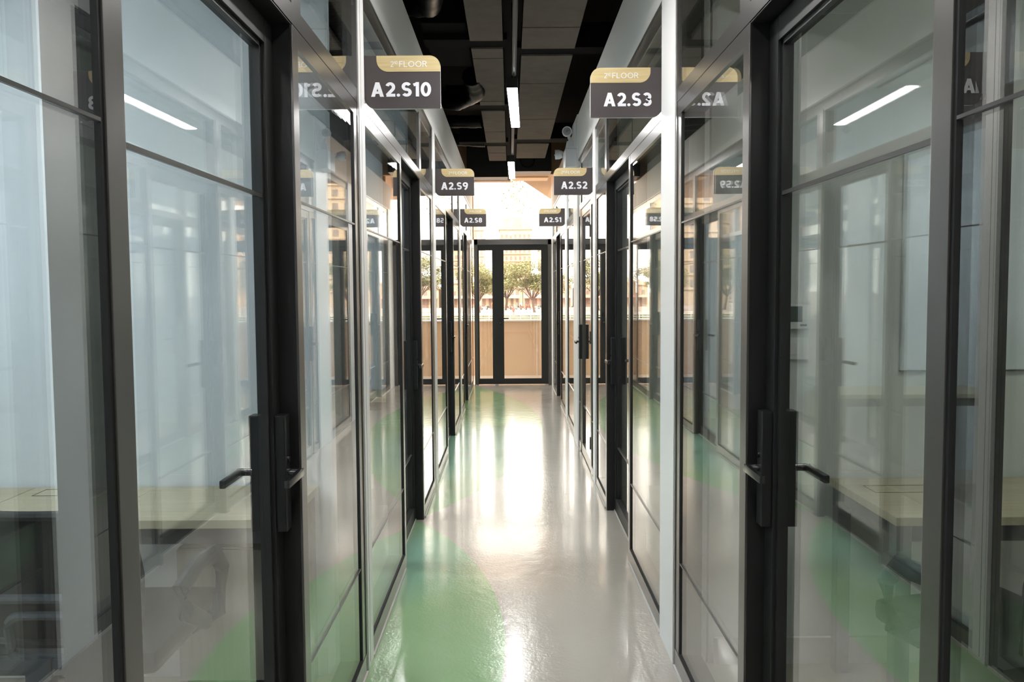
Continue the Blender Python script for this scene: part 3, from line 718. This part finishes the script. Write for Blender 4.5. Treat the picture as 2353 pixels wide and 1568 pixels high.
def copy_tree(o, parent=None):
    c = o.copy(); COL.objects.link(c); c.parent = parent
    for ch in list(o.children):
        copy_tree(ch, c)
    return c
tree0 = make_tree('leafy street tree with forked trunk, seen through the wide end door leaf')
spots = [(4.9, 152, 1.0, 0), (-6.0, 150, .9, 1.2), (-1.0, 172, 1.0, 2.4), (17.5, 152, 1.1, .6), (-18, 166, 1.1, 2.9), (31, 168, 1.1, 4.0), (-29, 148, 1.05, 5.1), (44, 150, 1.1, 1.9), (-43, 166, 1.15, .3), (58, 168, 1.1, 3.3)]
tl = ['', 'leafy street tree seen through the narrow end door leaf', 'street tree standing behind and between the two seen through the end doors',
      'tall street tree mirrored in the left glass near the end', 'tall street tree mirrored in the right glass near the end',
      'street tree right of the end doors, second out', 'street tree left of the end doors, second out', 'street tree right of the end doors, third out',
      'street tree left of the end doors, third out', 'street tree farthest right of the end doors']
for k, (x, y, s, a) in enumerate(spots):
    o = tree0 if k == 0 else copy_tree(tree0)
    if k: o['label'] = tl[k]
    o.location = (x, y, G0); o.scale = (s, s, s); o.rotation_euler = (0, 0, a)

# buildings
def tower(x0, x1, y, h, m, label, cols, rows, wm, group='apartment blocks'):
    t = thing('apartment_block', label, 'building', ((x0+x1)/2, y, G0), group=group)
    obj('wall', box(BM(), x0, x1, y, y+14, G0, h), m, t)
    cw = (x1-x0)/cols; rh = (h-G0-5)/rows; first = None; fb_ = None
    for i in range(cols):
        for j in range(rows):
            if first is None: first = local('window', box(BM(), -cw*.24, cw*.24, -.06, .1, -rh*.26, rh*.24), wm, t); w_ = first
            else: w_ = first.copy(); COL.objects.link(w_)
            w_.location = (x0 + (i+.5)*cw - (x0+x1)/2, 0, 4 + (j+.5)*rh)
    for j in range(rows):
        if fb_ is None: fb_ = local('balcony', box(BM(), -(x1-x0)/2, (x1-x0)/2, -.5, 0, -.12, .12), m, t); w_ = fb_
        else: w_ = fb_.copy(); COL.objects.link(w_)
        w_.location = (0, 0, 4 + (j+.08)*rh)
    obj('roof', box(BM(), x0-.4, x1+.4, y-.4, y+14.4, h, h+.7), m, t)
    return t
CREAM = mat('cream_render', (0.44, 0.363, 0.264), .8); PINK = mat('pink_render', (0.44, 0.319, 0.253), .8); PEACH = mat('peach_render', (0.429, 0.33, 0.231), .8)
WIN = mat('window_glass_dark', (.20, .16, .14), .3); ORANGE = mat('ochre_render', (.75, .48, .20), .8)
tower(-14, -7.6, 226, 22, PINK, 'pinkish apartment block seen through the narrow end door leaf', 4, 8, WIN)
b = tower(-3.4, 7.4, 262, 21.5, CREAM, 'cream building with stepped roof above the end doors', 7, 8, WIN)
obj('stair_tower', box(BM(), -2.2, 4.4, 266, 272, 21.5, 26.0), PEACH, b); obj('parapet', box(BM(), 4.0, 7.0, 262, 266, 22, 23.4), PINK, b)
tower(9.5, 20, 240, 13.5, PEACH, 'low peach block behind the wide door leaf', 6, 5, WIN)
tower(40, 62, 215, 62, PEACH, 'tall peach tower mirrored in the left glass', 6, 15, WIN)
tower(66, 80, 230, 44, ORANGE, 'ochre tower farther right', 5, 12, WIN)
tower(-58, -38, 215, 50, PEACH, 'tall peach tower left of the view, mirrored in the right glass', 6, 13, WIN)
tower(-84, -64, 225, 38, PINK, 'pink tower farthest left', 6, 10, WIN)
# low street houses with gable roofs and awnings
houses = [(-22, -15.5), (-14.5, -8.4), (-7.6, -2.4), (-1.6, 2.6), (3.4, 9.2), (10.2, 16), (17.2, 24), (26, 33), (-31, -24)]
AWN = mat('red_awning', (.65, .28, .22), .8); ROOF = mat('pale_roof', (.66, .48, .38), .8); SHOP = mat('shopfront_shade', (.22, .14, .11), .7)
hl = ['third left', 'second left', 'just left', 'in the middle', 'just right', 'second right', 'third right', 'farthest right', 'farthest left']
for k, (x0, x1) in enumerate(houses):
    y = 196; h = 1.4 + (k % 3)*.7; m = (CREAM, PINK, PEACH)[k % 3]
    t = thing('street_house', 'small gabled shop house across the street, %s of the end door view' % hl[k], 'house', ((x0+x1)/2, y, G0), group='street houses')
    obj('wall', box(BM(), x0, x1, y, y+9, G0, h), m, t)
    bm = BM(); prism(bm, [(x0-.4, h), (x1+.4, h), ((x0+x1)/2, h+1.9)], 'Y', y-.5, y+9.4); obj('roof', bm, ROOF, t)
    n = 3; w = (x1-x0)/n
    for q in range(n):
        obj('shopfront', box(BM(), x0+q*w+.35, x0+(q+1)*w-.35, y-.05, y+.1, G0+.1, G0+2.3), SHOP, t)
        obj('upper_window', box(BM(), x0+(q+.5)*w-.45, x0+(q+.5)*w+.45, y-.05, y+.1, G0+3.2, G0+4.3), WIN, t)
    bm = BM(); prism(bm, [(y-1.8, G0+2.4), (y-1.8, G0+2.55), (y, G0+3.0), (y, G0+2.8)], 'X', x0+.2, x1-.2); obj('awning', bm, AWN if k % 2 == 0 else CREAM, t)
# lamp post
t = thing('lamp_post', 'thin white lamp post at the right edge of the end door view', 'lamp post', (5.5, 121.5, G0))
local('pole', cyl(BM(), (0, 0, 0), (0, 0, 9.8), .10, .07, 10), WHITE, t, True)
local('lamp_head', box(BM(), -.7, .1, -.15, .15, 9.7, 9.85, .02), WHITE, t); local('base', box(BM(), -.3, .3, -.3, .3, 0, .7), WHITE, t)
# scooters
MB_ = [mat('scooter_red', (.28, .07, .06), .5), mat('scooter_white', (.45, .42, .40), .5), mat('scooter_dark', (.07, .06, .065), .5), mat('scooter_orange', (.40, .16, .08), .5)]
sl = ['red', 'white', 'dark', 'orange']
def scooter(x, y, k, label):
    t = thing('motor_scooter', label, 'scooter', (x, y, G0), random.uniform(-.5, .5), 'scooters parked along the street')
    bm = BM(); torus(bm, (-.6, 0, .25), .2, .06, 'Y', 14); torus(bm, (.6, 0, .25), .2, .06, 'Y', 14); local('wheels', bm, BLACK, t, True)
    bm = BM(); box(bm, -.75, .1, -.14, .14, .35, .75, .05); box(bm, .0, .5, -.12, .12, .28, .40, .03); prism(bm, [(.42, .3), (.55, .3), (.45, 1.0), (.34, 1.0)], 'Y', -.18, .18)
    local('body', bm, MB_[k], t, True)
    bm = BM(); tube(bm, [(.38, -.3, 1.05), (.42, 0, 1.0), (.38, .3, 1.05)], .025, 6); box(bm, -.7, .0, -.12, .12, .75, .83, .03); local('handlebar_and_seat', bm, BLACK, t, True)
for i, x in enumerate((-7.2, -6.0, -5.0, -1.6, -.4, .9, 2.1, 3.1, 4.2, 6.4, 7.4)):
    scooter(x, 176 + (i*37 % 7), i % 4, '%s motor scooter parked before the street houses, %s from the left' % (sl[i % 4], ['first','second','third','fourth','fifth','sixth','seventh','eighth','ninth','tenth','last'][i]))
# people in the street
def person(x, y, m, label, ph):
    t = thing('person', label, 'person', (x, y, G0), ph, 'people in the street')
    me = bpy.data.meshes.new('body'); V = [(0, 0, .95), (0, 0, 1.2), (0, 0, 1.42), (0, 0, 1.52), (0, 0, 1.66), (.1, 0, .9), (.13, .12, .5), (.13, .2, .06), (-.1, 0, .9), (-.13, -.05, .5), (-.13, -.2, .06),
         (.2, 0, 1.38), (.26, .08, 1.12), (.22, .22, .95), (-.2, 0, 1.38), (-.26, .0, 1.12), (-.25, .05, .86)]
    E_ = [(0, 1), (1, 2), (2, 3), (3, 4), (0, 5), (5, 6), (6, 7), (0, 8), (8, 9), (9, 10), (2, 11), (11, 12), (12, 13), (2, 14), (14, 15), (15, 16)]
    me.from_pydata(V, E_, []); o = bpy.data.objects.new('body', me); COL.objects.link(o); o.parent = t
    me.materials.append(m)
    sk = o.modifiers.new('skin', 'SKIN'); R = [.14, .15, .16, .06, .10, .10, .07, .05, .10, .07, .05, .07, .05, .04, .07, .05, .04]
    for i, r in enumerate(R): me.skin_vertices[0].data[i].radius = (r, r*.8)
    me.skin_vertices[0].data[0].use_root = True
    o.modifiers.new('sub', 'SUBSURF').levels = 1
    bm = BM(); bmesh.ops.create_icosphere(bm, subdivisions=2, radius=.105, matrix=Matrix.Translation((0, .015, 1.70)) @ Matrix.Diagonal((1, 1.05, .85, 1))); local('hair', bm, SHOP, t, True)
person(.6, 136, MB_[0], 'small figure in red walking on the promenade', .4)
person(1.6, 178, MB_[1], 'small figure in pale clothes by the scooters', 1.4)
person(-4.2, 178, MB_[3], 'small figure in orange at the left of the street', 2.2)
